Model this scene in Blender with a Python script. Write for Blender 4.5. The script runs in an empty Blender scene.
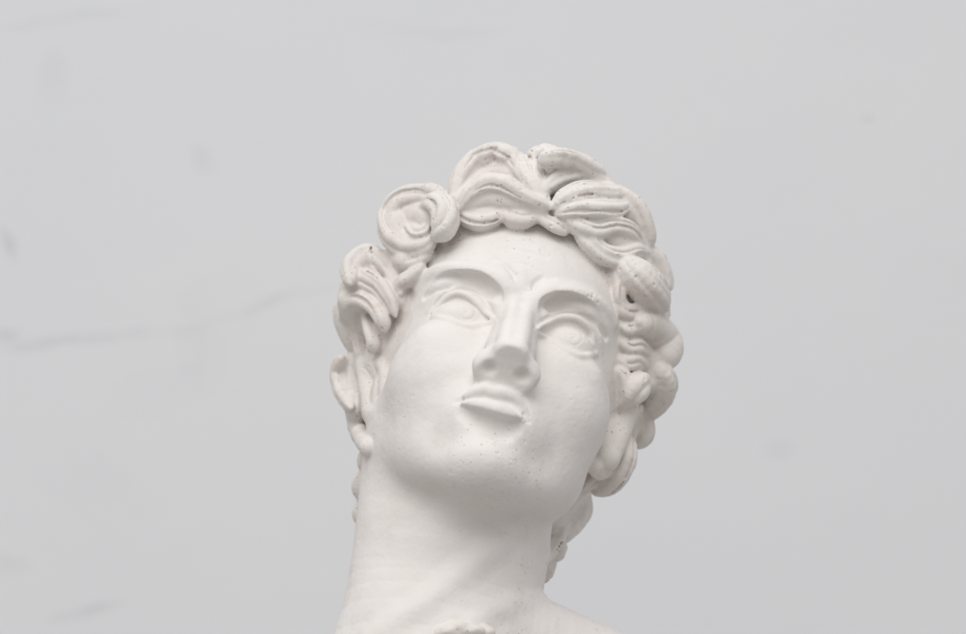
import bpy, math, time
import numpy as np
T0 = time.time()
VOX = 1.3            # first mesh resolution in mm; every quad is then split in four and drawn on to the form
SUBDIV = 1
rng = np.random.default_rng(7)
F = np.float32

# ------------------------------------------------------------------ frames
# V frame (mm): x right, y up, w towards the viewer ; H frame (mm): head's own axes, origin between the eyes
S, D = 1.72, 1300.0
TH, RO = math.radians(37), math.radians(13.5)
def P(px, py, w=0.0):
    k = (D - w) / (S * D)
    return np.array([(px - 483) * k, -(py - 317) * k, w])
c, s = math.cos(TH), math.sin(TH)
Rp = np.array([[1, 0, 0], [0, c, s], [0, -s, c]])          # tilt back: v = y c + z s ; w = z c - y s
cr, sr = math.cos(-RO), math.sin(-RO)
Rr = np.array([[cr, -sr, 0], [sr, cr, 0], [0, 0, 1]])
RHV = Rr @ Rp
O = P(517, 322, 0) - RHV @ np.array([0, 0, 68.0])
def toV(h): return O + RHV @ np.asarray(h, float)
def toH(Pv): return ((Pv - O.astype(F)) @ RHV.astype(F))

# ------------------------------------------------------------------ distance shapes
def smin(a, b, k):
    if k <= 0: return np.minimum(a, b)
    h = np.maximum(k - np.abs(a - b), 0) / k
    return np.minimum(a, b) - h * h * k * 0.25
def smax(a, b, k): return -smin(-a, -b, k)

def vnoise(p, f, seed):
    q = p * f; r = np.random.default_rng(seed); o = np.zeros(len(p), F)
    for _ in range(6):
        k = r.normal(size=3); k = k / np.linalg.norm(k) * r.uniform(.7, 1.5); o += np.sin(q @ k.astype(F) + r.uniform(0, 6.28))
    return (o / 6).astype(F)
class Ell:                       # ellipsoid in V frame; axes columns of M
    def __init__(s, cen, rad, M=np.eye(3)):
        s.c = np.asarray(cen, F); s.r = np.asarray(rad, F); s.M = np.asarray(M, F)
        m = float(max(rad)); s.lo = s.c - m; s.hi = s.c + m
    def __call__(s, p):
        q = (p - s.c) @ s.M
        a = q / s.r; k0 = np.sqrt((a * a).sum(1)) + 1e-6
        b = q / (s.r * s.r); k1 = np.sqrt((b * b).sum(1)) + 1e-6
        return k0 * (k0 - 1) / k1
def HE(cen, rad, rot=(0, 0, 0)):  # ellipsoid given in the head's axes
    import mathutils
    R = np.array(mathutils.Euler([math.radians(a) for a in rot]).to_matrix())
    return Ell(toV(cen), rad, RHV @ R)

def catmull(pts, n):
    pts = np.asarray(pts, float)
    if len(pts) == 2:
        t = np.linspace(0, 1, n)[:, None]; return pts[0] * (1 - t) + pts[1] * t
    q = np.vstack([2 * pts[0] - pts[1], pts, 2 * pts[-1] - pts[-2]])
    out = []
    m = len(pts) - 1
    for u in np.linspace(0, m - 1e-6, n):
        i = int(u); t = u - i
        a, b, c_, d = q[i], q[i + 1], q[i + 2], q[i + 3]
        out.append(0.5 * ((2 * b) + (-a + c_) * t + (2 * a - 5 * b + 4 * c_ - d) * t * t + (-a + 3 * b - 3 * c_ + d) * t ** 3))
    return np.array(out)

class Tube:                      # swept round body, V frame
    def __init__(s, pts, rad, n=None, flat=None):
        pts = np.asarray(pts, float); rad = np.broadcast_to(np.asarray(rad, float), (len(pts),))
        n = n or max(2, (len(pts) - 1) * 4 + 1)
        q = catmull(np.c_[pts, rad], n) if len(pts) > 2 else np.c_[pts, rad]
        s.p = q[:, :3].astype(F); s.r = np.maximum(q[:, 3], 0.05).astype(F)
        m = s.r.max(); s.lo = s.p.min(0) - m; s.hi = s.p.max(0) + m
    def __call__(s, x):
        out = np.full(len(x), 1e9, F)
        for i in range(len(s.p) - 1):
            a = s.p[i]; ab = s.p[i + 1] - a; L = float(ab @ ab) + 1e-9
            ax = x - a
            t = np.clip((ax @ ab) / L, 0, 1)
            q = ax - t[:, None] * ab
            d = np.sqrt(np.einsum('ij,ij->i', q, q)) - (s.r[i] + t * (s.r[i + 1] - s.r[i]))
            np.minimum(out, d, out=out)
        return out
def HT(pts, rad, n=None): return Tube([toV(p) for p in pts], rad, n)

class Group:                     # strands of one lock, melted together
    def __init__(s, tubes, k, cuts=()):
        s.t = tubes; s.k = k; s.c = cuts
        s.lo = np.min([t.lo for t in tubes], 0); s.hi = np.max([t.hi for t in tubes], 0)
    def __call__(s, x):
        dd = s.t[0](x); mk = np.nonzero(dd < 8)[0]
        if len(mk) == 0 or len(s.t) == 1: return dd
        xx = x[mk]; d = dd[mk]
        for t in s.t[1:]: d = smin(d, t(xx), s.k)
        for t in s.c: d = smax(d, -t(xx), .6)
        if s.c: d = d + .38 * vnoise(xx, .4, 11) + .16 * vnoise(xx, 1.1, 12)
        dd[mk] = d
        return dd
class Fn:
    def __init__(s, f, lo, hi): s.f = f; s.lo = np.asarray(lo, F); s.hi = np.asarray(hi, F)
    def __call__(s, x): return s.f(x)

class Field:
    def __init__(s): s.ops = []
    def add(s, prim, k=3.0, pid=0): s.ops.append(('u', prim, k, pid)); return prim
    def cut(s, prim, k=3.0): s.ops.append(('c', prim, k, None)); return prim
    def fn(s, f): s.ops.append(('f', f, 0, None))
    def __call__(s, p, ids=False, upto=None):
        p = p.astype(F); d = np.full(len(p), 60, F); idv = np.zeros(len(p), np.int32)
        for op, prim, k, pid in s.ops[:upto]:
            if op == 'f': d = prim(p, d); continue
            mg = k + 6.0
            lo = prim.lo - mg; hi = prim.hi + mg
            m = np.nonzero((p[:, 0] > lo[0]) & (p[:, 0] < hi[0]) & (p[:, 1] > lo[1]) & (p[:, 1] < hi[1]) & (p[:, 2] > lo[2]) & (p[:, 2] < hi[2]))[0]
            if len(m) == 0: continue
            e = prim(p[m]); dm = d[m]
            if op == 'u':
                if ids: idv[m] = np.where(e < dm, pid, idv[m])
                d[m] = smin(dm, e, k)
            else:
                d[m] = smax(dm, -e, k)
        return (d, idv) if ids else d
G = Field()

def normal(p, upto=None):
    e = 0.8; g = np.zeros((len(p), 3))
    for i in range(3):
        o = np.zeros(3); o[i] = e
        g[:, i] = G((p + o), upto=upto) - G((p - o), upto=upto)
    return g / (np.linalg.norm(g, axis=1, keepdims=True) + 1e-9)

def surf(px, off=0.0, upto=None):
    """points where the sight rays of the given pixels meet the form already built (offset outwards)"""
    px = np.asarray(px, float)
    off = np.broadcast_to(np.asarray(off, float), (len(px),))
    cam = np.array([0, 0, D])
    dirs = np.array([P(a, b, 0) - cam for a, b in px[:, :2]]); dirs /= np.linalg.norm(dirs, axis=1, keepdims=True)
    t = np.full(len(px), D - 160.0); best = t.copy(); bd = np.full(len(px), 1e9); done = np.zeros(len(px), bool)
    for it in range(160):
        p = cam + dirs * t[:, None]
        d = G(p, upto=upto) - off
        better = (d < bd) & ~done
        best[better] = t[better]; bd[better] = d[better]
        done |= d < 0.05
        t = np.where(done, t, t + np.clip(d * 0.7, 0.1, 8))
    return cam + dirs * best[:, None]

# ------------------------------------------------------------------ head, neck, chest: the large form
def both(f):
    for sx in (-1, 1): f(sx)
def blocks():
    A = G.add
    A(HE((0, 28, -18), (73, 76, 92)), 5)
    A(HE((0, 34, 22), (60, 46, 53)), 14)
    A(HE((0, -34, 12), (60, 74, 62)), 16)
    both(lambda x: A(HE((x * 39, -30, 35), (23, 24, 26)), 26))
    A(HE((0, -63, 16), (51, 33, 44)), 16)
    both(lambda x: A(HT([(x * 40, -62, 5), (x * 30, -83, 34), (x * 10, -100, 57)], [16, 14, 14]), 14))
    A(HE((0, -100, 64.5), (18.5, 14.5, 17)), 9)
    A(HE((0, -70, 58), (29, 24, 23)), 12)
    A(HT([(0, -94, 50), (0, -93, 24)], [14, 15]), 12)
blocks()
# neck and chest
A_ = G.add
A_(Tube([P(466, 440, -68), P(460, 520, -27), P(446, 600, -13), P(430, 680, 8)], [51, 52.5, 55.5, 62]), 9)
A_(Tube([P(399, 430, -34), P(397, 500, -28), P(400, 580, -8), P(420, 660, 30)], [17, 19, 18, 12]), 26)           # neck muscle on the left
A_(Tube([P(530, 490, -56), P(516, 570, -20), P(470, 650, 26)], [12, 12, 10]), 14)
A_(Tube([P(484, 636, 6), P(550, 668, -10), P(640, 718, -32), P(760, 800, -50)], [33, 36, 40, 44], 25), 6)  # shoulder slope right
A_(Tube([P(400, 690, -60), P(350, 745, -70), P(220, 800, -80)], [36, 40, 44]), 14)
A_(Ell(P(470, 800, -60), (150, 80, 70)), 20)
_n0 = len(G.ops)
for _pp, _rr in (([(372, 640), (415, 612), (455, 580), (500, 540)], 5), ([(470, 625), (505, 606), (538, 602)], 2.5)):
    A_(Tube(surf(_pp, -3.6, _n0), _rr), 9)
NBASE = len(G.ops)
NOSE_CUT = None
print('base', time.time() - T0)

# ------------------------------------------------------------------ face
def px_tube(px, off, rad, k, cut=False, pid=0, upto=NBASE, n=None):
    q = surf(px, off, upto)
    t = Tube(q, rad, n)
    (G.cut(t, k) if cut else G.add(t, k, pid))
    return t
# eye sockets
G_SOCK = 1
both(lambda x: G.cut(HE((x * 31, 1, 81), (21, 13, 16), (0, x * 12, 0)), 12))
both(lambda x: G.cut(HE((x * 17, 1, 81), (6.5, 9, 13)), 6))
# brow ridges
L_BROW = [(420, 287.5), (431, 275.5), (447, 270.5), (463, 270.5), (479, 272.5), (492, 277.5), (506, 288.5)]
R_BROW = [(532, 306), (542, 299), (555, 294), (572, 294), (589, 299), (602, 308), (612, 322)]
px_tube(L_BROW, -0.6, [2.6, 3.6, 4.4, 4.8, 5, 5, 4], 7)
px_tube(R_BROW, -0.6, [4, 5, 5, 4.8, 4.4, 3.6, 2.6], 7)
px_tube([(424, 296.5), (434, 286.5), (447, 281.5), (463, 282), (478, 284.5), (491, 292.5), (501, 303.5)], 0.6, [2.5, 4.4, 5.8, 6.8, 7.4, 6.8, 4.8], 1.4, cut=True)
px_tube([(540, 314.5), (547, 307.5), (558, 304), (573, 305), (588, 311.5), (600, 323.5), (607, 337.5)], 0.6, [5.6, 7.0, 7.4, 6.8, 5.8, 4.4, 2.5], 1.4, cut=True)
# fold of skin over the lids
px_tube([(429, 295), (437, 288.5), (450, 284), (464, 286)], [-5, -3.2, -4.2, -7.5], [1.6, 3, 3.2, 2.4], 4)
px_tube([(566, 304), (577, 307), (590, 314), (602, 328), (604, 338)], [-7.5, -5, -3.4, -3.8, -7], [2.2, 3.2, 3.6, 3, 1.5], 4)
# nose
def nose(p):
    q = toH(p)
    return q
class Nose:
    def __init__(s):
        s.parts = [HT([(-5, 16, 70), (-3.6, 0, 76), (-3.2, -22, 87), (-3.4, -40, 95.5)], [4.6, 4.8, 5.4, 5.6]), HT([(5, 16, 70), (3.6, 0, 76), (3.2, -22, 87), (3.4, -40, 95.5)], [4.6, 4.8, 5.4, 5.6]), HT([(-5, -41, 92), (-13.6, -46, 83)], [5.6, 5.8]), HT([(5, -41, 92), (13.6, -46, 83)], [5.6, 5.8]), HT([(-13, 9, 68), (-8, -4, 72), (-7, -26, 78)], [4, 4.5, 6]), HT([(13, 9, 68), (8, -4, 72), (7, -26, 78)], [4, 4.5, 6]),
                   HE((0, -42.5, 92), (8.6, 7.5, 9.5)),
                   HE((-13.2, -46, 82), (5.8, 8.5, 8)), HE((13.2, -46, 82), (5.8, 8.5, 8)),
                   HE((0, -38, 78), (14, 22, 12))]
        a = toV((0, -20, 80)); s.lo = (a - 46).astype(F); s.q = [HE((x * 9.6, -51.0, 87.8), (3.4, 3.2, 4.2), (20, 0, x * 20)) for x in (-1, 1)]; s.hi = (a + 46).astype(F)
        n = np.array([0, -0.86, 0.50]); n /= np.linalg.norm(n)
        s.n = (RHV @ n).astype(F); s.o = toV((0, -44.6, 98.6)).astype(F)
    def __call__(s, p):
        d = s.parts[0](p)
        for q, k in zip(s.parts[1:], (3, 3, 3, 5, 5, 4, 4, 4, 8)): d = smin(d, q(p), k)
        pl = (p - s.o) @ s.n
        d = smax(d, pl, 1.0)
        for q in s.q: d = smax(d, -q(p), 3.6)
        return d
G.add(Nose(), 6)
both(lambda x: G.cut(HT([(x * 20, -38, 84), (x * 22.5, -48, 80), (x * 21, -56, 77)], [1.5, 2.2, 1.5]), 4))
# philtrum
G.cut(HT([(0, -60, 89), (0, -66, 91)], [3.2, 2.6]), 3)
# eyeballs, lids
EYE = {}
for pid, sx in ((2, -1), (3, 1)):
    e = HE((sx * 31.5, -0.5, 52.2), (17, 13.2, 14.8)); G.add(HE((sx * 32, -18, 56), (19, 8, 9)), 14); EYE[pid] = e
    G.add(e, 1.6, pid)
NEYE = len(G.ops)
LU_in = [(433, 313.2), (438, 307.2), (445, 299.2), (457, 293.2), (469, 296.2), (478, 304.2), (485, 312.2), (493, 318.2)]
LL_in = [(433, 316.8), (442, 319.3), (452, 321.8), (463, 325.3), (472, 326.8), (482, 324.8), (493, 321.8)]
RU_in = [(537, 328.2), (545, 323.2), (558, 317.7), (574, 317.7), (584, 323.7), (591, 333.2), (593, 344.2), (596, 350.2)]
RL_in = [(537, 332.8), (545, 337.8), (552, 341.8), (562, 347.8), (573, 353.8), (584, 356.8), (596, 353.8)]
px_tube(LU_in, 0.5, [1.4, 1.8, 2.0, 2.1, 2.1, 2.0, 1.8, 1.3], 1.2, upto=NEYE)
px_tube(LL_in, -0.1, [1.2, 1.6, 1.9, 2.0, 2.0, 1.8, 1.2], 2.4, upto=NEYE)
px_tube(RU_in, 0.5, [1.3, 1.8, 2.0, 2.1, 2.1, 2.0, 1.8, 1.3], 1.2, upto=NEYE)
px_tube(RL_in, -0.1, [1.2, 1.8, 2.0, 2.0, 2.0, 1.8, 1.2], 2.4, upto=NEYE)
# lids: skin between crease and rim
px_tube([(432, 313), (438, 304), (449, 295), (461, 292), (473, 295), (484, 305), (492, 317)], -1.8, [2, 2.8, 3.2, 3.2, 3.2, 3, 2], 3, upto=NEYE)
px_tube([(538, 328), (548, 322), (562, 316.5), (577, 317.5), (589, 325), (596, 339), (598, 351)], -1.8, [3.2, 3.2, 3.2, 3.2, 3, 2.6, 1.6], 3, upto=NEYE)
# creases over the lids
px_tube([(429, 316), (434, 305), (446, 293), (461, 289), (476, 293), (488, 304), (497, 319)], 0.6, [.8, 1, 1.1, 1.1, 1.1, 1, .8], 1.5, cut=True, upto=NEYE)
px_tube([(535, 328), (546, 319), (562, 313.5), (578, 314.5), (593, 322), (600, 334)], 0.8, [.6, 1, 1.1, 1.1, 1, .4], 1.5, cut=True, upto=NEYE)
# carved irises
for cx, cy in ((467, 311), (574, 337)):
    ring = [(cx + 8.5 * math.cos(a), cy + 8.0 * math.sin(a)) for a in np.linspace(-1.2, 3.6, 9)]
    px_tube(ring, 0.2, .4, .6, cut=True, upto=NEYE)
    px_tube([(cx - 2, cy - 3), (cx + 2, cy - 1), (cx - 1, cy + 1)], 0.2, .6, .8, cut=True, upto=NEYE)
# mouth
NM = len(G.ops)
UP = [(461, 399.5), (468, 395.5), (477, 391.5), (486, 390), (494, 392.5), (503, 393.5), (511, 396.5), (518, 402.5), (525, 411.5)]
px_tube(UP, [0, .8, 1.3, 1.5, 1.5, 1.5, 1.2, .4, -.8], [.8, 2.2, 3.4, 4.0, 3.7, 4.0, 3.4, 2.2, .8], 2.2, upto=NBASE)
BORD = [(462, 398.5), (470, 389.5), (478, 385), (485, 383.5), (494, 388), (503, 388), (510, 389.5), (518, 397.5), (525, 408.5)]
px_tube(BORD, [.6, .9, .9, .9, .9, .9, .8, .3, -.4], [.5, .9, 1.2, 1.3, 1.2, 1.3, 1.2, .9, .5], 1.6, upto=NBASE)
LO = [(463, 403.5), (472, 404.5), (481, 406), (491, 409), (500, 412), (511, 416), (522, 419)]
px_tube(LO, [.8, 1.6, 1.9, 2, 1.9, 1.4, 0], [1.2, 3.0, 4.3, 4.9, 4.8, 3.6, 1.2], 2.8, upto=NBASE)
px_tube([(461, 400), (472, 399), (481, 397.5), (490, 398.5), (499, 401), (508, 404.5), (515, 409), (525, 417)], 3.4, [.3, 1.5, 2.4, 2.7, 2.7, 2.4, 1.8, .5], 0.9, cut=True, upto=NBASE)
px_tube([(461, 399.5), (472, 398.5), (481, 397), (490, 398), (499, 400.5), (508, 404), (515, 408.5), (525, 416.5)], 1.6, [.8, 1, 1.2, 1.3, 1.3, 1.2, 1.1, .9], 0.6, cut=True, upto=NBASE)
px_tube([(461, 400), (456, 401)], .2, [1.2, .7], 3, cut=True, upto=NBASE)
px_tube([(525, 415), (530, 422)], .6, [1.5, .9], 1.5, cut=True, upto=NBASE)
px_tube([(461, 412), (474, 418), (489, 424), (504, 429), (517, 427)], 1.8, [3, 5, 6.3, 6.3, 4], 3, cut=True, upto=NBASE)
# frown between the brows
px_tube([(505, 264), (512, 274), (514, 286)], 0.7, [.7, 1.9, .9], 2.2, cut=True)
px_tube([(543, 276), (535, 284), (533, 294)], 0.7, [.7, 1.9, .9], 2.2, cut=True)
px_tube([(516, 291), (524, 290), (532, 294)], 1.0, [.4, .9, .4], 1, cut=True)
px_tube([(494, 272), (504, 281), (513, 290)], -1.6, [2.4, 4, 2.6], 4)
px_tube([(556, 286), (545, 293), (536, 300)], -1.6, [2.4, 4, 2.6], 4)
px_tube([(521, 274), (523, 283), (524, 290)], -2.2, [1.6, 2.6, 2], 4)
px_tube([(488, 262), (495, 258), (503, 262)], 0.8, [.3, .9, .3], 1.5, cut=True)
px_tube([(513, 262), (525, 263), (536, 269), (546, 274)], 0.7, [.2, .7, .6, .2], 1.2, cut=True)
px_tube([(500, 247), (520, 249), (545, 256)], 0.9, [.3, 1.2, .3], 4, cut=True)
print('face', time.time() - T0, len(G.ops))

# ------------------------------------------------------------------ ears
for pid, sx in ((4, -1), (5, 1)):
    rim = HT([(sx * 66, -28, 8), (sx * 70, -14, 8), (sx * 75, -4, 0), (sx * 79, -8, -12), (sx * 77, -24, -14), (sx * 70, -40, -4), (sx * 65, -44, 6)], [4, 3.6, 3.8, 4, 4, 5, 5])
    shell = HE((sx * 68, -22, -3), (6, 19, 12), (0, sx * 20, 0))
    inner = HT([(sx * 70, -12, 2), (sx * 73, -20, -5), (sx * 70, -32, -1)], [2, 2.4, 2.2])
    tragus = HE((sx * 66, -26, 9), (4.5, 6, 4))
    G.add(Group([rim, shell, inner, tragus], 2), 3, pid)

# ------------------------------------------------------------------ hair
HAIR = 1
CAP = HE((0, 20, -32), (87, 82, 92))
G.add(CAP, 4, HAIR)
G.add(HE((0, -28, -62), (62, 50, 46)), 14, HAIR)
G.add(HT([(-68, 30, 12), (-52, 76, 36), (0, 95, 51), (52, 78, 38), (70, 34, 14)], [14, 16, 19, 17, 15]), 8, HAIR)
G.add(HE((2, 64, 0), (84, 58, 64)), 10, HAIR)
NCAP = len(G.ops)
nid = [10]
def lock_from(q, N, rad, strands=3, twist=0.0, groove=1.0, k=2.0, pid=None, core=0.86):
    """one lock of hair: strands laid side by side over a core, following the path q with outward normals N"""
    q = np.asarray(q); m = len(q)
    T = np.gradient(q, axis=0); T /= np.linalg.norm(T, axis=1, keepdims=True) + 1e-9
    N = N - (N * T).sum(1, keepdims=True) * T; N /= np.linalg.norm(N, axis=1, keepdims=True) + 1e-9
    B = np.cross(N, T)
    rad = np.asarray(rad) * 1.17
    tt = np.linspace(0, 1, m)[:, None]
    tubes = [Tube(q, rad * core, m)]
    for j in range(strands):
        a = math.radians(90 + (j - (strands - 1) / 2) * (150 / max(strands, 1))) + twist * (tt - 0.5) + 0.12 * rng.normal()
        off = (np.cos(a) * B + np.sin(a) * N) * (rad * 0.68)[:, None]
        rr = rad * (0.8 if strands == 1 else (0.92 / strands ** 0.72)) * (1 + 0.16 * rng.normal())
        tubes.append(Tube(q + off, rr, m))
    if pid is None: pid = nid[0]; nid[0] += 1
    cuts = []
    for j in range(1, strands if strands > 1 else 0):
        a = math.radians(90 + (j - strands / 2) * (150 / max(strands, 1))) + twist * (tt - 0.5) + 0.22 * rng.normal()
        off = (np.cos(a) * B + np.sin(a) * N) * (rad * (1.0 + .05 * rng.normal()))[:, None]
        i0 = rng.integers(0, max(1, m // 3)); i1 = m - rng.integers(0, max(1, m // 3))
        if i1 - i0 > 3: cuts.append(Tube((q + off)[i0:i1], np.interp(np.linspace(0, 1, i1 - i0), [0, .3, .7, 1], [.15, .95, .9, .15]) * rng.uniform(.5, 1.3) * min(1, rad.max() / 6), i1 - i0))
    G.add(Group(tubes, 1.1, cuts), k, pid)
    return pid
def lock(px, rad, off=4.0, strands=3, twist=0.6, k=2.0, pid=None, n=None, core=.86, dz=None, taper=True, wmax=None):
    """path in picture pixels laid on the scalp; rad in px (list or number); off mm above the scalp"""
    m = n or max(16, (len(px) - 1) * 5 + 1)
    rad = np.broadcast_to(np.asarray(rad, float), (len(px),))
    off = np.broadcast_to(np.asarray(off, float), (len(px),))
    q4 = catmull(np.c_[np.asarray(px, float), rad, off], m)
    u_ = np.linspace(0, 1, m); e_ = np.clip(np.minimum(u_, 1 - u_) / .2, 0, 1); e_ = np.sqrt(e_ * (2 - e_))
    if taper: q4[:, 2] *= .45 + .55 * e_; q4[:, 3] -= 3.5 * (1 - e_)
    q = surf(q4[:, :2], q4[:, 3], NCAP)
    # even out the depth along the path
    tt = np.linspace(-1, 1, m)
    if wmax is not None: q[:, 2] = np.minimum(q[:, 2], wmax)
    Q = np.c_[np.ones(m), q[:, 0] / 20, q[:, 1] / 20, tt, tt * tt]
    Q0 = np.vstack([Q, np.diag([0, .3, .3, .3, .3])]); co_ = np.linalg.lstsq(Q0, np.r_[q[:, 2], np.zeros(5)], rcond=None)[0]
    w_ = Q @ co_
    q = np.array([P(a, b, w) for (a, b), w in zip(q4[:, :2], w_)])
    if dz is not None:
        z = np.interp(np.linspace(0, 1, m), np.linspace(0, 1, len(dz)), dz); 
        pp = []
        for (a, b), w in zip(q4[:, :2], q[:, 2] + z): pp.append(P(a, b, w))
        q = np.array(pp)
    N = normal(q, NCAP)
    for _ in range(50): N = np.vstack([N[:1], N, N[-1:]]); N = (N[:-2] + 2 * N[1:-1] + N[2:]) / 4
    return lock_from(q, N, q4[:, 2] / S, strands, twist, 1, k, pid, core)

# filling locks all over the head
def fill():
    n = 120; ga = math.pi * (3 - math.sqrt(5))
    cnt = 0
    for i in range(n):
        y = 1 - 2 * (i + .5) / n; r = math.sqrt(1 - y * y); a = ga * i
        u = np.array([r * math.cos(a), y, r * math.sin(a)])
        h = np.array([0, 26, -30]) + u * np.array([83, 81, 92])
        if u[2] > 0.55 and u[1] < 0.75: continue                       # face side
        if h[1] < -22 : continue
        if u[2] > 0.25 and u[1] < 0.45: continue
        nn = u / np.array([83, 81, 92]); nn /= np.linalg.norm(nn)
        # comma-shaped path on the scalp
        t1 = np.cross(nn, [0.1, 1, 0.2]); t1 /= np.linalg.norm(t1); t2 = np.cross(nn, t1)
        ph = rng.uniform(0, 6.28); sg = rng.choice([-1, 1]); R = rng.uniform(8, 12)
        qs = []; ns = []
        for t in np.linspace(0, 1, 11):
            an = ph + sg * t * 4.4; rr = R * (1.15 - 0.75 * t)
            p = h + t1 * rr * math.cos(an) + t2 * rr * math.sin(an)
            v = (p - np.array([0, 26, -30])) / np.array([83, 81, 92]); v = v / np.linalg.norm(v)
            p = np.array([0, 26, -30]) + v * np.array([83, 81, 92]) + nn * (1 + 3.5 * t)
            qs.append(toV(p)); ns.append(RHV @ nn)
        lock_from(np.array(qs), np.array(ns), np.interp(np.linspace(0, 1, 11), [0, .3, .8, 1], [3.5, 6.5, 6, 3.5]), 3, .5, pid=HAIR)
        cnt += 1
    # crown
    for i in range(70):
        y = 1 - 2 * (i + .5) / 70 * .62; r = math.sqrt(1 - y * y); a = ga * i
        u = np.array([r * math.cos(a), y, r * math.sin(a)])
        if u[1] < -.1 or u[2] > .45: continue
        c0 = np.array([2, 64, 0]); rr0 = np.array([84, 58, 64])
        nn = u / rr0; nn /= np.linalg.norm(nn)
        t1 = np.cross(nn, [0.1, .3, 1]); t1 /= np.linalg.norm(t1); t2 = np.cross(nn, t1)
        ph = rng.uniform(0, 6.28); sg = rng.choice([-1, 1]); R = rng.uniform(9, 13)
        qs = []; ns = []
        for t in np.linspace(0, 1, 11):
            an = ph + sg * t * 4.2; q_ = R * (1.2 - 0.75 * t)
            v = (c0 + u * rr0 + t1 * q_ * math.cos(an) + t2 * q_ * math.sin(an) - c0) / rr0; v = v / np.linalg.norm(v)
            qs.append(toV(c0 + v * rr0 + nn * (0.5 + 3 * t))); ns.append(RHV @ nn)
        lock_from(np.array(qs), np.array(ns), np.interp(np.linspace(0, 1, 11), [0, .3, .8, 1], [3.5, 6.5, 6, 3.5]), 3, .5, pid=HAIR)
    # nape
    for x in range(-3, 4):
        for yy in range(3):
            h = np.array([x * 15 + (yy % 2) * 6, -18 - 22 * yy, -62 - 46 * math.sqrt(max(0, 1 - (x * 15 / 64) ** 2)) + yy * 10])
            q = [toV(h + np.array([2 * math.sin(t * 5) * 3, -t * 26, -2 + 4 * math.sin(t * 3)])) for t in np.linspace(0, 1, 8)]
            N = np.array([RHV @ np.array([x * .3, 0, -1.0])] * 8)
            lock_from(np.array(q), N, np.interp(np.linspace(0, 1, 8), [0, .5, 1], [6, 8, 3.5]), 3, .5, pid=HAIR)
    print('fill', cnt)
fill()

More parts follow.
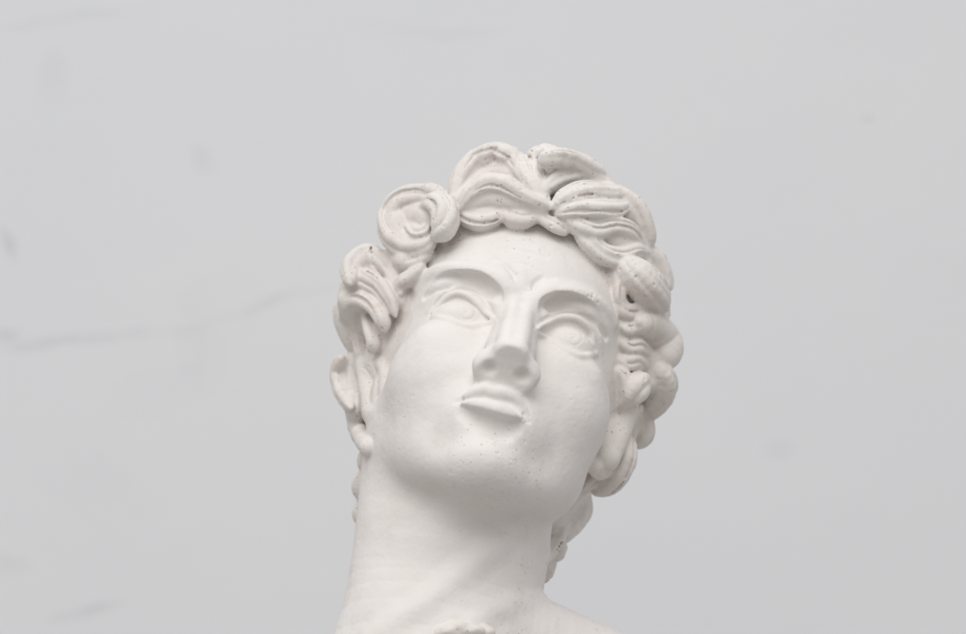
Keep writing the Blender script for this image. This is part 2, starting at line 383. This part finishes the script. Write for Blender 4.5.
# locks seen in the picture: (path, radii, offset, strands, twist)
LOCKS = [
 # crown of the forehead
 ([(453, 203), (462, 180), (478, 163), (500, 157), (519, 168), (533, 186), (546, 202)], [6, 11, 13, 13, 11, 9, 5], 9, 4, .7),
 ([(458, 212), (470, 196), (488, 186), (505, 187), (521, 195), (536, 202), (549, 206)], [4, 8, 10, 10, 8, 6, 4], 13, 3, .4),
 ([(458, 207), (466, 218), (480, 222), (494, 218), (505, 209)], [6, 9, 10, 9, 5], 4.5, 3, .7),
 ([(502, 212), (514, 221), (528, 220), (545, 209)], [5, 9, 8, 5], 4.5, 2, .5),
 ([(534, 214), (546, 222), (558, 229), (566, 234)], [4, 6, 6, 3], 5, 2, .5),
 ([(548, 203), (538, 184), (535, 165), (546, 154), (562, 160)], [6, 9, 10, 9, 7], 9, 3, .8),
 ([(545, 190), (558, 182), (575, 178), (593, 180), (610, 184)], [8, 11, 12, 11, 7], 10, 3, .5),
 ([(541, 161), (560, 159), (582, 166), (606, 179)], [9, 10, 10, 8], 3, 3, .4),
 ([(551, 208), (568, 197), (588, 193), (608, 194), (624, 192)], [5, 9, 10, 9, 7], 13, 3, .4),
 ([(556, 214), (574, 210), (594, 210), (612, 211), (627, 206)], [6, 9, 10, 9, 6], 12, 3, .4),
 ([(562, 216), (576, 226), (594, 232), (612, 228), (628, 232), (641, 246)], [6, 10, 10, 9, 9, 6], 8, 3, .8),
 ([(574, 228), (586, 242), (602, 255), (618, 258), (634, 252), (646, 256)], [5, 9, 10, 10, 8, 5], 5, 3, .8),
 ([(618, 192), (632, 208), (642, 226), (648, 246)], [7, 11, 11, 8], 3, 2, .5),
 ([(620, 262), (634, 276), (648, 292), (660, 306)], [9, 17, 18, 13], 6, 4, .6),
 ([(648, 250), (658, 262), (664, 278), (668, 290)], [7, 8, 7, 5], 0, 2, .5),
 ([(640, 322), (654, 330), (663, 343), (664, 358)], [13, 18, 21, 19], 4, 0, .1),
 ([(612, 270), (618, 285), (618, 300), (626, 312)], [5, 6, 6, 5], 2, 2, .6),
 # waves in front of the ear on the right
 ([(614, 306), (624, 313), (634, 313), (646, 320)], [5, 7, 7, 5], 1, 2, .5),
 ([(616, 326), (626, 330), (637, 328), (648, 337)], [4, 7, 6, 4], 0, 2, .7),
 ([(617, 340), (627, 347), (638, 346), (646, 353)], [5, 6, 7, 4], 1, 2, .4),
 ([(615, 358), (624, 363), (636, 360), (644, 368)], [4, 7, 6, 4], 0, 2, .8),
 ([(616, 370), (622, 380), (624, 394), (618, 408)], [4, 7, 8, 5], 2, 2, .5),
 ([(640, 378), (632, 388), (626, 398)], [9, 13, 9], 5, 2, .5),
 ([(660, 368), (660, 388), (648, 406), (638, 416)], [12, 15, 13, 8], 1, 3, .5),
 ([(644, 420), (640, 434), (632, 442)], [9, 11, 7], 0, 2, .4),
 ([(626, 436), (622, 456), (610, 476), (594, 489)], [7, 13, 14, 8], 3, 3, .6),
 ([(612, 442), (604, 460), (592, 476), (582, 488)], [5, 8, 8, 6], 4, 2, .5),
 ([(584, 498), (576, 512), (566, 526), (556, 543)], [12, 15, 14, 6], -4, 4, .4),
 ([(566, 500), (560, 520), (552, 545), (545, 562)], [7, 8, 7, 3], -6, 2, .4),
 # curl over the left temple
 ([(450, 204), (436, 197), (418, 197), (400, 205), (391, 222), (396, 240), (411, 250), (427, 246), (435, 235)], [7, 11, 12, 12, 12, 12, 11, 9, 6], 7, 3, .8),
 ([(424, 206), (437, 204), (447, 214), (446, 228), (436, 238)], [6, 11, 13, 12, 7], 13, 3, .6),
 ([(408, 226), (416, 234), (425, 232), (428, 224)], [5, 6, 5, 3], 9, 2, .9),
 ([(442, 214), (456, 204), (464, 214)], [6, 8, 5], 4, 2, .5),
 ([(432, 252), (420, 260), (406, 264), (396, 262)], [5, 7, 7, 5], 4, 2, .5),
 ([(424, 266), (414, 277), (402, 285), (398, 298)], [5, 7, 7, 5], 3, 2, .5),
 # waves above the ear on the left
 ([(350, 284), (354, 268), (370, 258), (386, 264), (397, 278), (401, 294)], [7, 11, 12, 10, 9, 5], 4, 3, .6),
 ([(343, 306), (350, 290), (364, 281), (379, 286), (390, 299), (396, 316)], [7, 10, 10, 9, 8, 4], 8, 3, .6),
 ([(346, 322), (352, 308), (364, 301), (376, 307), (384, 320), (385, 332)], [6, 9, 9, 8, 7, 4], 8, 2, .6),
 ([(342, 300), (343, 318), (350, 336), (353, 350)], [7, 9, 9, 6], 2, 3, .5),
 ([(368, 314), (371, 328), (375, 342), (373, 352)], [5, 6, 6, 4], 6, 1, .3),
 ([(358, 322), (360, 340), (362, 356)], [5, 6, 5], 4, 2, .3),
 ([(342, 358), (341, 374), (346, 392), (352, 408)], [6, 9, 9, 5], -1, 2, .4),
 ([(354, 356), (354, 376), (357, 396), (361, 412)], [5, 7, 7, 5], 1, 2, .5),
 ([(358, 408), (359, 424), (366, 438), (374, 448)], [7, 9, 9, 5], -1, 2, .5),
 ([(371, 450), (368, 462), (373, 472)], [5, 6, 5], -4, 1, .4),
 ([(367, 472), (362, 486), (364, 500)], [5, 8, 5], -6, 2, .4),
 ([(364, 500), (360, 514), (363, 526)], [4, 6, 4], -6, 1, .4),
]
PADS = [([(470, 204), (490, 199), (515, 202), (540, 206)], 12, 7), ([(468, 202), (485, 182), (508, 176), (532, 192)], 15, 3), ([(545, 175), (570, 180), (600, 195), (625, 215)], 17, 2),
        ([(404, 230), (416, 222), (432, 222)], 21, 1), ([(600, 236), (620, 244), (638, 254)], 15, 0), ([(362, 278), (376, 300), (370, 332)], 15, 1), ([(384, 264), (394, 256), (404, 262)], 10, 3), ([(402, 258), (397, 280), (399, 302)], 11, 0), ([(364, 350), (368, 380), (372, 412)], 11, -1), ([(352, 400), (360, 432), (369, 448)], 10, -2), ([(626, 400), (620, 425), (606, 458)], 14, -1), ([(348, 300), (358, 318), (362, 342)], 11, -3), ([(360, 272), (378, 276)], 10, -2), ([(640, 350), (650, 364), (648, 382)], 11, -3), ([(378, 290), (386, 315), (380, 345)], 11, 0),
        ([(640, 268), (655, 300), (655, 345)], 14, -2), ([(630, 322), (630, 345), (628, 380)], 11, -3), ([(352, 362), (357, 385), (360, 415)], 11, -3),
        ([(395, 262), (408, 270), (420, 262)], 9, 0), ([(645, 380), (636, 405), (618, 450)], 13, -3)]
for pth, r_, of_ in PADS: lock(pth, r_, of_, 0, 0, pid=HAIR, taper=False)
for L in LOCKS:
    yy = np.mean([a[1] for a in L[0]]); xx = np.mean([a[0] for a in L[0]])
    lock(L[0], L[1], L[2], L[3], L[4], wmax=-50 if (yy > 400 and (xx > 560 or xx < 400)) else None)
print('hair', time.time() - T0, len(G.ops))

# rough broken knot low on the chest
NK = len(G.ops)
kn = surf([(446, 632), (458, 630), (470, 631), (484, 634), (464, 644)], 0.0, NBASE)
class RoughEll(Ell):
    def __call__(s, p): return Ell.__call__(s, p) + 1.1 * vnoise(p, .35, 21) + .6 * vnoise(p, .9, 22)
for i, q in enumerate(kn): G.add(RoughEll(q, (6.5 + i % 3, 4.5 + i % 2, 4)), 1.0, 6)

# air holes, nicks and crumbled spots of the cast
class Dents:
    def __init__(s, pts, rad): s.p = np.asarray(pts, F); s.r = np.asarray(rad, F); s.lo = s.p.min(0) - 2; s.hi = s.p.max(0) + 2
    def __call__(s, x):
        out = np.full(len(x), 50, F)
        for c_, r_ in zip(s.p, s.r):
            m_ = np.nonzero(np.abs(x[:, 1] - c_[1]) < 5)[0]; m_ = m_[np.abs(x[m_, 0] - c_[0]) < 5]
            q = x[m_] - c_; out[m_] = np.minimum(out[m_], np.sqrt((q * q).sum(1)) - r_)
        return out
NP = len(G.ops)
dpx = []; drd = []
for (cx, cy, sx, sy, nn_, r0, r1) in [(527, 418, 3, 5, 9, .6, 1.3), (495, 455, 40, 16, 46, .3, .8), (585, 430, 14, 34, 16, .3, .7), (400, 430, 14, 40, 14, .3, .7),
        (590, 297, 14, 5, 12, .5, 1.1), (450, 271, 20, 3, 7, .4, .9), (520, 268, 18, 8, 8, .4, .9), (560, 205, 50, 22, 26, .5, 1.2), (500, 205, 30, 14, 14, .5, 1.1),
        (418, 228, 20, 18, 14, .5, 1.1), (368, 310, 18, 34, 16, .5, 1.2), (640, 300, 18, 40, 18, .5, 1.1), (635, 420, 18, 40, 12, .5, 1.1), (450, 570, 60, 40, 16, .3, .7)]:
    for _ in range(nn_):
        dpx.append((cx + sx * rng.normal() * .8, cy + sy * rng.normal() * .8)); drd.append(r0 + (r1 - r0) * rng.random() ** 2)
dq = surf(dpx, 0.15, NP); keep = np.abs(G(dq, upto=NP)) < .6
G.cut(Dents(dq[keep], np.array(drd)[keep]), .35)
# slight unevenness of the cast
def rough(p, d):
    m = np.abs(d) < 6
    pm = p[m]
    d = d.copy(); d[m] += 0.35 * vnoise(pm, 0.13, 1) + 0.16 * vnoise(pm, 0.42, 2) + 0.03 * vnoise(pm + 3 * vnoise(pm, .3, 5)[:, None], 1.3, 3)
    return d
G.fn(rough)
# flat underside of the bust
def floorcut(p, d): return np.maximum(d, -(p[:, 1] + 262))
G.fn(floorcut)

# ------------------------------------------------------------------ meshing (surface nets)
lo = np.array([-215, -268, -205.]); hi = np.array([235, 140, 110.])
def polygonise(h):
    C4 = 4; H = h * C4
    n = np.ceil((hi - lo) / H).astype(int) + 1
    ax = [lo[i] + H * np.arange(n[i]) for i in range(3)]
    g = np.stack(np.meshgrid(*ax, indexing='ij'), -1).reshape(-1, 3)
    d = G(g).reshape(n)
    near = np.abs(d) < H * 1.5
    nf = (n - 1) * C4 + 1
    # cells near the surface
    cn = np.zeros(tuple(n - 1), bool)
    for i in (0, 1):
        for j in (0, 1):
            for k in (0, 1): cn |= near[i:n[0] - 1 + i, j:n[1] - 1 + j, k:n[2] - 1 + k]
    fine = np.repeat(np.repeat(np.repeat(d, C4, 0), C4, 1), C4, 2)[:nf[0], :nf[1], :nf[2]].copy()
    mk = np.zeros(tuple(nf), bool)
    big = np.repeat(np.repeat(np.repeat(cn, C4, 0), C4, 1), C4, 2)
    mk[:-1, :-1, :-1] = big
    mk[1:, 1:, 1:] |= big
    idx = np.argwhere(mk)
    for a in range(0, len(idx), 1500000):
        I = idx[a:a + 1500000]
        fine[I[:, 0], I[:, 1], I[:, 2]] = G((lo + h * I).astype(F))
    print('fine pts', len(idx), time.time() - T0)
    d = fine; ins = d < 0
    c_ = np.zeros(tuple(nf - 1), np.uint8)
    for i in (0, 1):
        for j in (0, 1):
            for k in (0, 1): c_ += ins[i:nf[0] - 1 + i, j:nf[1] - 1 + j, k:nf[2] - 1 + k]
    act = (c_ > 0) & (c_ < 8)
    ci = np.argwhere(act); vid = np.full(tuple(nf - 1), -1, np.int32); vid[act] = np.arange(len(ci))
    acc = np.zeros((len(ci), 3)); cnt = np.zeros(len(ci))
    cor = [(i, j, k) for i in (0, 1) for j in (0, 1) for k in (0, 1)]
    V = {q: d[ci[:, 0] + q[0], ci[:, 1] + q[1], ci[:, 2] + q[2]] for q in cor}
    for q in cor:
        for a in range(3):
            if q[a]: continue
            r = list(q); r[a] = 1; r = tuple(r)
            v0, v1 = V[q], V[r]; m = (v0 < 0) != (v1 < 0)
            t = np.where(m, v0 / np.where(m, v0 - v1, 1), 0)
            e = np.array(q, float)[None].repeat(len(ci), 0); e[:, a] = t
            acc[m] += e[m]; cnt[m] += 1
    verts = lo + h * (ci + acc / np.maximum(cnt, 1)[:, None])
    quads = []
    for a in range(3):
        b, c2 = (a + 1) % 3, (a + 2) % 3
        sl0 = [slice(None)] * 3; sl1 = [slice(None)] * 3
        sl0[a] = slice(0, nf[a] - 1); sl1[a] = slice(1, nf[a])
        f0 = ins[tuple(sl0)]; f1 = ins[tuple(sl1)]
        E = np.argwhere(f0 != f1)
        E = E[(E[:, b] > 0) & (E[:, c2] > 0) & (E[:, b] < nf[b] - 1) & (E[:, c2] < nf[c2] - 1)]
        flip = f0[E[:, 0], E[:, 1], E[:, 2]]
        def at(db, dc):
            I = E.copy(); I[:, b] -= db; I[:, c2] -= dc
            return vid[I[:, 0], I[:, 1], I[:, 2]]
        q = np.stack([at(1, 1), at(0, 1), at(0, 0), at(1, 0)], 1)
        q[~flip] = q[~flip][:, ::-1]
        quads.append(q)
    return verts, np.vstack(quads)

def vnormals(v, f):
    n = np.cross(v[f[:, 2]] - v[f[:, 0]], v[f[:, 3]] - v[f[:, 1]])
    o = np.zeros_like(v)
    for i in range(4):
        for a in range(3): o[:, a] += np.bincount(f[:, i], n[:, a], len(v))
    return o / (np.linalg.norm(o, axis=1, keepdims=True) + 1e-12)
def subdivide(v, f):
    e = np.stack([f, np.roll(f, -1, 1)], -1).reshape(-1, 2); e.sort(1)
    key = e[:, 0].astype(np.int64) * len(v) + e[:, 1]
    u, inv = np.unique(key, return_inverse=True)
    a, b = u // len(v), u % len(v)
    ev = (v[a] + v[b]) / 2; fv = v[f].mean(1)
    nv = len(v); E = nv + inv.reshape(-1, 4); C_ = nv + len(ev) + np.arange(len(f))
    out = [np.stack([f[:, i], E[:, i], C_, E[:, (i - 1) % 4]], 1) for i in range(4)]
    return np.vstack([v, ev, fv]), np.vstack(out)
def evalp(p):
    return np.concatenate([G(p[a:a + 1000000]) for a in range(0, len(p), 1000000)])

v, f = polygonise(VOX)
print('net', len(v), len(f), time.time() - T0)
for it in range(SUBDIV): v, f = subdivide(v, f)
for it in range(2):
    n = vnormals(v, f); d = evalp(v)
    v = v - n * np.clip(d, -1, 1)[:, None] * 0.9
n = vnormals(v, f)
_, pid = G(v.astype(F), ids=True)
print('mesh', len(v), len(f), time.time() - T0)

# ------------------------------------------------------------------ materials
def nodes(name):
    m = bpy.data.materials.new(name); m.use_nodes = True
    return m, m.node_tree.nodes, m.node_tree.links, m.node_tree.nodes['Principled BSDF']
def plaster(name, lo_thr, dirt, tint=((.71, .675, .652), (.745, .715, .697), (.765, .742, .725))):
    m, N, L, B = nodes(name)
    B.inputs['Roughness'].default_value = 0.75
    B.inputs['Specular IOR Level'].default_value = 0.25
    tc = N.new('ShaderNodeTexCoord')
    def noise(scale, det=4, rough=.55):
        t = N.new('ShaderNodeTexNoise'); t.inputs['Scale'].default_value = scale; t.inputs['Detail'].default_value = det
        t.inputs['Roughness'].default_value = rough; L.new(tc.outputs['Object'], t.inputs['Vector']); return t
    def ramp(src, stops):
        r = N.new('ShaderNodeValToRGB'); L.new(src, r.inputs[0])
        e = r.color_ramp.elements
        while len(e) < len(stops): e.new(.5)
        for x, (p_, col) in zip(e, stops): x.position = p_; x.color = (*col, 1) if len(col) == 3 else col
        return r
    def math_(op, a, b):
        n_ = N.new('ShaderNodeMath'); n_.operation = op
        for i_, v_ in enumerate((a, b)):
            if isinstance(v_, (int, float)): n_.inputs[i_].default_value = v_
            else: L.new(v_, n_.inputs[i_])
        return n_.outputs[0]
    base = ramp(noise(16, 5).outputs['Fac'], [(.32, tint[0]), (.55, tint[1]), (.75, tint[2])])
    # air-bubble pits of many sizes, in patches
    def pits(scale, thr, size, seed, patch):
        mp = N.new('ShaderNodeMapping'); mp.inputs['Location'].default_value = (seed, seed * .7, seed * 1.3); L.new(tc.outputs['Object'], mp.inputs[0])
        vo = N.new('ShaderNodeTexVoronoi'); vo.inputs['Scale'].default_value = scale; L.new(mp.outputs[0], vo.inputs['Vector'])
        sep = N.new('ShaderNodeSeparateColor'); L.new(vo.outputs['Color'], sep.inputs[0])
        sz = math_('MULTIPLY', math_('MULTIPLY', sep.outputs[1], sep.outputs[1]), size); sz = math_('ADD', sz, size * .25)
        q = math_('DIVIDE', vo.outputs['Distance'], sz)
        a = ramp(q, [(.35, (1, 1, 1)), (1.0, (0, 0, 0))])
        g = math_('GREATER_THAN', sep.outputs[0], thr)
        arr = ramp(noise(patch, 2).outputs['Fac'], [(lo_thr, (0, 0, 0)), (lo_thr + .12, (1, 1, 1))])
        return math_('MULTIPLY', math_('MULTIPLY', a.outputs[0], g), arr.outputs[0])
    p1 = pits(520, .6, .28, 0, 11); p2 = pits(230, .93, .16, 3.1, 17)
    mxo = math_('MAXIMUM', p1, p2)
    st = ramp(noise(60, 6, .7).outputs['Fac'], [(.55, (0, 0, 0)), (.72, (1, 1, 1))])
    fac = math_('MAXIMUM', math_('MULTIPLY', mxo, dirt), math_('MULTIPLY', st.outputs[0], dirt * .62))
    mix = N.new('ShaderNodeMix'); mix.data_type = 'RGBA'
    L.new(fac, mix.inputs['Factor']); L.new(base.outputs[0], mix.inputs[6]); mix.inputs[7].default_value = (.47, .36, .29, 1)
    L.new(mix.outputs[2], B.inputs['Base Color'])
    # relief
    bn = noise(420, 4, .6); bn2 = noise(120, 3)
    b1 = N.new('ShaderNodeBump'); b1.inputs['Strength'].default_value = .25; b1.inputs['Distance'].default_value = .0004; L.new(bn.outputs['Fac'], b1.inputs['Height'])
    b2 = N.new('ShaderNodeBump'); b2.inputs['Strength'].default_value = .6; b2.inputs['Distance'].default_value = .001; L.new(bn2.outputs['Fac'], b2.inputs['Height']); L.new(b1.outputs[0], b2.inputs['Normal'])
    b3 = N.new('ShaderNodeBump'); b3.invert = True; b3.inputs['Strength'].default_value = .7; b3.inputs['Distance'].default_value = .0012; L.new(mxo, b3.inputs['Height']); L.new(b2.outputs[0], b3.inputs['Normal'])
    L.new(b3.outputs[0], B.inputs['Normal'])
    return m
PL = plaster('plaster', .56, .22)
PLH = plaster('hair_plaster', .36, .6, ((.665, .622, .592), (.72, .686, .662), (.76, .735, .715)))

# ------------------------------------------------------------------ world placement
EL = math.radians(16)
fw = np.array([0, math.cos(EL), math.sin(EL)]); up = np.array([0, -math.sin(EL), math.cos(EL)])
MW = np.stack([[1, 0, 0], up, -fw], 1)      # V -> world axes
CZ = 1.55
def W(p): return (np.asarray(p) * 0.001) @ MW.T + np.array([0, 0, CZ])
vw = W(v); nw = n @ MW.T
base = W(np.array([[-10, -262, -60.]]))[0]
COL = bpy.context.scene.collection
root = bpy.data.objects.new('plaster_bust', None); COL.objects.link(root); root.location = base
root['label'] = 'white plaster bust of a curly-haired youth with tilted head, before a pale wall'
root['category'] = 'bust'
def part(name, fsel, parent, ploc, label=None):
    ff = f[fsel]; used, inv = np.unique(ff, return_inverse=True)
    me = bpy.data.meshes.new(name)
    vv = vw[used]; 
    o = bpy.data.objects.new(name, me); COL.objects.link(o); o.parent = parent
    loc = base
    vv = vv - loc
    me.vertices.add(len(vv)); me.vertices.foreach_set('co', vv.astype(np.float32).ravel())
    me.loops.add(len(ff) * 4); me.loops.foreach_set('vertex_index', inv.astype(np.int32).ravel())
    me.polygons.add(len(ff)); me.polygons.foreach_set('loop_start', (np.arange(len(ff)) * 4).astype(np.int32))
    me.update(calc_edges=True)
    me.polygons.foreach_set('use_smooth', np.ones(len(ff), bool))
    me.normals_split_custom_set_from_vertices(nw[used].astype(np.float32))
    me.materials.append(PLH if name in ('curl', 'hair', 'ear', 'broken_knot') else PL)
    if label: o['label'] = label
    return o
fp = np.sort(pid[f], 1)[:, 1]
cnts = np.bincount(fp, minlength=nid[0] + 1); print('faces', cnts[:10], (cnts[10:] < 60).sum())
head = part('head', (fp == 0), root, base)
for i, nm in ((2, 'eye'), (3, 'eye'), (4, 'ear'), (5, 'ear')):
    if cnts[i] > 20: part(nm, fp == i, root, base)
if cnts[6] > 20: part('broken_knot', fp == 6, root, base, 'rough chipped lump on the chest')
small = (fp >= 10) & (cnts[fp] < 60)
hair = part('hair', (fp == 1) | small, root, base)
for i in range(10, nid[0]):
    if cnts[i] >= 60: part('curl', fp == i, hair, base)

# ------------------------------------------------------------------ wall
import bmesh
def on_wall(px, py):
    c0 = W(np.array([[0, 0, D]]))[0]; c1 = W(P(px, py, 0)[None])[0]; dd_ = c1 - c0
    q = c0 + dd_ * (1.0 - c0[1]) / dd_[1]
    return q[0], q[2] - 2.0
SCUFFS = []
for (a0, b0, a1, b1, wd, st) in [(-40, 358, 200, 327, .012, .30), (180, 328, 350, 286, .012, .24), (4, 232, 19, 266, .012, .5), (200, 300, 206, 372, .045, .16),
                                 (203, 158, 208, 172, .02, .25), (-20, 30, 150, 6, .014, .22), (872, 122, 877, 122, .010, .6), (60, 630, 125, 612, .012, .3),
                                 (340, 24, 500, 30, .014, .14), (-10, 341, 16, 338, .014, .4), (770, 453, 790, 453, .02, .16), (-10, 575, 25, 578, .02, .22),
                                 (50, 60, 56, 100, .03, .12), (140, 400, 175, 380, .05, .1), (60, 470, 130, 500, .06, .08)]:
    SCUFFS.append((*on_wall(a0, b0), *on_wall(a1, b1), wd * .7, st))
def wall():
    m, N, L, B = nodes('painted_wall')
    B.inputs['Roughness'].default_value = .8; B.inputs['Specular IOR Level'].default_value = .2
    tc = N.new('ShaderNodeTexCoord')
    n1 = N.new('ShaderNodeTexNoise'); n1.inputs['Scale'].default_value = 1.6; n1.inputs['Detail'].default_value = 5; L.new(tc.outputs['Object'], n1.inputs['Vector'])
    r = N.new('ShaderNodeValToRGB'); L.new(n1.outputs['Fac'], r.inputs[0])
    r.color_ramp.elements[0].position = .3; r.color_ramp.elements[0].color = (.665, .678, .704, 1)
    r.color_ramp.elements[1].position = .7; r.color_ramp.elements[1].color = (.698, .708, .731, 1)
    # scuffs and a hairline crack, each with its own place, size and strength
    n2 = N.new('ShaderNodeTexNoise'); n2.inputs['Scale'].default_value = 7; n2.inputs['Detail'].default_value = 5; L.new(tc.outputs['Object'], n2.inputs['Vector'])
    wv = N.new('ShaderNodeVectorMath'); wv.operation = 'MULTIPLY_ADD'; wv.inputs[1].default_value = (.05, 0, .05)
    L.new(n2.outputs['Color'], wv.inputs[0]); L.new(tc.outputs['Object'], wv.inputs[2])
    n3 = N.new('ShaderNodeTexNoise'); n3.inputs['Scale'].default_value = 26; n3.inputs['Detail'].default_value = 4; L.new(tc.outputs['Object'], n3.inputs['Vector'])
    br = N.new('ShaderNodeValToRGB'); L.new(n3.outputs['Fac'], br.inputs[0]); br.color_ramp.elements[0].position = .38; br.color_ramp.elements[1].position = .62
    tot = None
    for (x0, z0, x1, z1, wd, st) in SCUFFS:
        mp = N.new('ShaderNodeMapping'); mp.vector_type = 'TEXTURE'
        L_ = math.hypot(x1 - x0, z1 - z0) / 2
        mp.inputs['Location'].default_value = ((x0 + x1) / 2 + .025, -.1, (z0 + z1) / 2 + .025)
        mp.inputs['Rotation'].default_value = (0, -math.atan2(z1 - z0, x1 - x0), 0)
        mp.inputs['Scale'].default_value = (L_ + wd, 1, wd)
        L.new(wv.outputs[0], mp.inputs[0])
        g = N.new('ShaderNodeTexGradient'); g.gradient_type = 'SPHERICAL'; L.new(mp.outputs[0], g.inputs[0])
        a_ = N.new('ShaderNodeMath'); a_.operation = 'POWER'; a_.inputs[1].default_value = .7; L.new(g.outputs['Fac'], a_.inputs[0])
        b_ = N.new('ShaderNodeMath'); b_.operation = 'MULTIPLY'; b_.inputs[1].default_value = st; L.new(a_.outputs[0], b_.inputs[0])
        if tot is None: tot = b_
        else:
            c_ = N.new('ShaderNodeMath'); c_.operation = 'ADD'; L.new(tot.outputs[0], c_.inputs[0]); L.new(b_.outputs[0], c_.inputs[1]); tot = c_
    tm = N.new('ShaderNodeMath'); tm.operation = 'MULTIPLY'; tm.use_clamp = True; L.new(tot.outputs[0], tm.inputs[0])
    mr = N.new('ShaderNodeMapRange'); mr.inputs['To Min'].default_value = .35; L.new(br.outputs[0], mr.inputs['Value']); L.new(mr.outputs[0], tm.inputs[1])
    mix = N.new('ShaderNodeMix'); mix.data_type = 'RGBA'; L.new(tm.outputs[0], mix.inputs['Factor'])
    L.new(r.outputs[0], mix.inputs[6]); mix.inputs[7].default_value = (.40, .41, .43, 1); L.new(mix.outputs[2], B.inputs['Base Color'])
    n4 = N.new('ShaderNodeTexNoise'); n4.inputs['Scale'].default_value = 9; n4.inputs['Detail'].default_value = 6; L.new(tc.outputs['Object'], n4.inputs['Vector'])
    bp = N.new('ShaderNodeBump'); bp.inputs['Strength'].default_value = .12; bp.inputs['Distance'].default_value = .01; L.new(n4.outputs['Fac'], bp.inputs['Height']); L.new(bp.outputs[0], B.inputs['Normal'])
    me = bpy.data.meshes.new('wall'); bm = bmesh.new()
    bmesh.ops.create_cube(bm, size=1)
    for q in bm.verts: q.co.x *= 9; q.co.y *= .2; q.co.z *= 5
    bm.to_mesh(me); bm.free(); me.materials.append(m)
    o = bpy.data.objects.new('wall', me); COL.objects.link(o); o.location = (0, 1.1, 2.0)
    o['kind'] = 'structure'
wall()

# ------------------------------------------------------------------ light
def area(name, loc, target, size, power, col):
    l = bpy.data.lights.new(name, 'AREA'); l.size = size; l.energy = power; l.color = col; l.shape = 'SQUARE'
    o = bpy.data.objects.new(name, l); COL.objects.link(o); o.location = loc
    import mathutils
    o.rotation_euler = (mathutils.Vector(target) - mathutils.Vector(loc)).to_track_quat('-Z', 'Y').to_euler()
area('softbox', (-.4, -2.0, 3.3), (0, 0, 1.5), 2.4, 50, (1, .985, .96))
w = bpy.data.worlds.new('World'); bpy.context.scene.world = w; w.use_nodes = True
bg = w.node_tree.nodes['Background']; bg.inputs[1].default_value = .77
_N = w.node_tree.nodes; _L = w.node_tree.links
_tc = _N.new('ShaderNodeTexCoord'); _sx = _N.new('ShaderNodeSeparateXYZ'); _L.new(_tc.outputs['Generated'], _sx.inputs[0])
_mr = _N.new('ShaderNodeMapRange'); _mr.inputs['From Min'].default_value = -1; _L.new(_sx.outputs['Z'], _mr.inputs['Value'])
_r = _N.new('ShaderNodeValToRGB'); _L.new(_mr.outputs[0], _r.inputs[0])
_r.color_ramp.elements[0].position = .25; _r.color_ramp.elements[0].color = (.50, .475, .455, 1)
_r.color_ramp.elements[1].position = .75; _r.color_ramp.elements[1].color = (1, 1, 1, 1)
_L.new(_r.outputs[0], bg.inputs[0])

# ------------------------------------------------------------------ camera
cam = bpy.data.cameras.new('camera'); co = bpy.data.objects.new('camera', cam); COL.objects.link(co)
co.location = W(np.array([[0, 0, D]]))[0]; co.rotation_euler = (math.pi / 2 + EL, 0, 0)
cam.sensor_width = 36; cam.lens = 36 * D / (966 / S); cam.clip_end = 100; cam.clip_start = .05
cam.dof.use_dof = True; cam.dof.focus_distance = (D - 5) * .001; cam.dof.aperture_fstop = 5.6
sc = bpy.context.scene; sc.camera = co
sc.view_settings.view_transform = 'Standard'; sc.view_settings.look = 'None'
sc.view_settings.exposure = 0; sc.view_settings.gamma = 1
print('done', time.time() - T0)
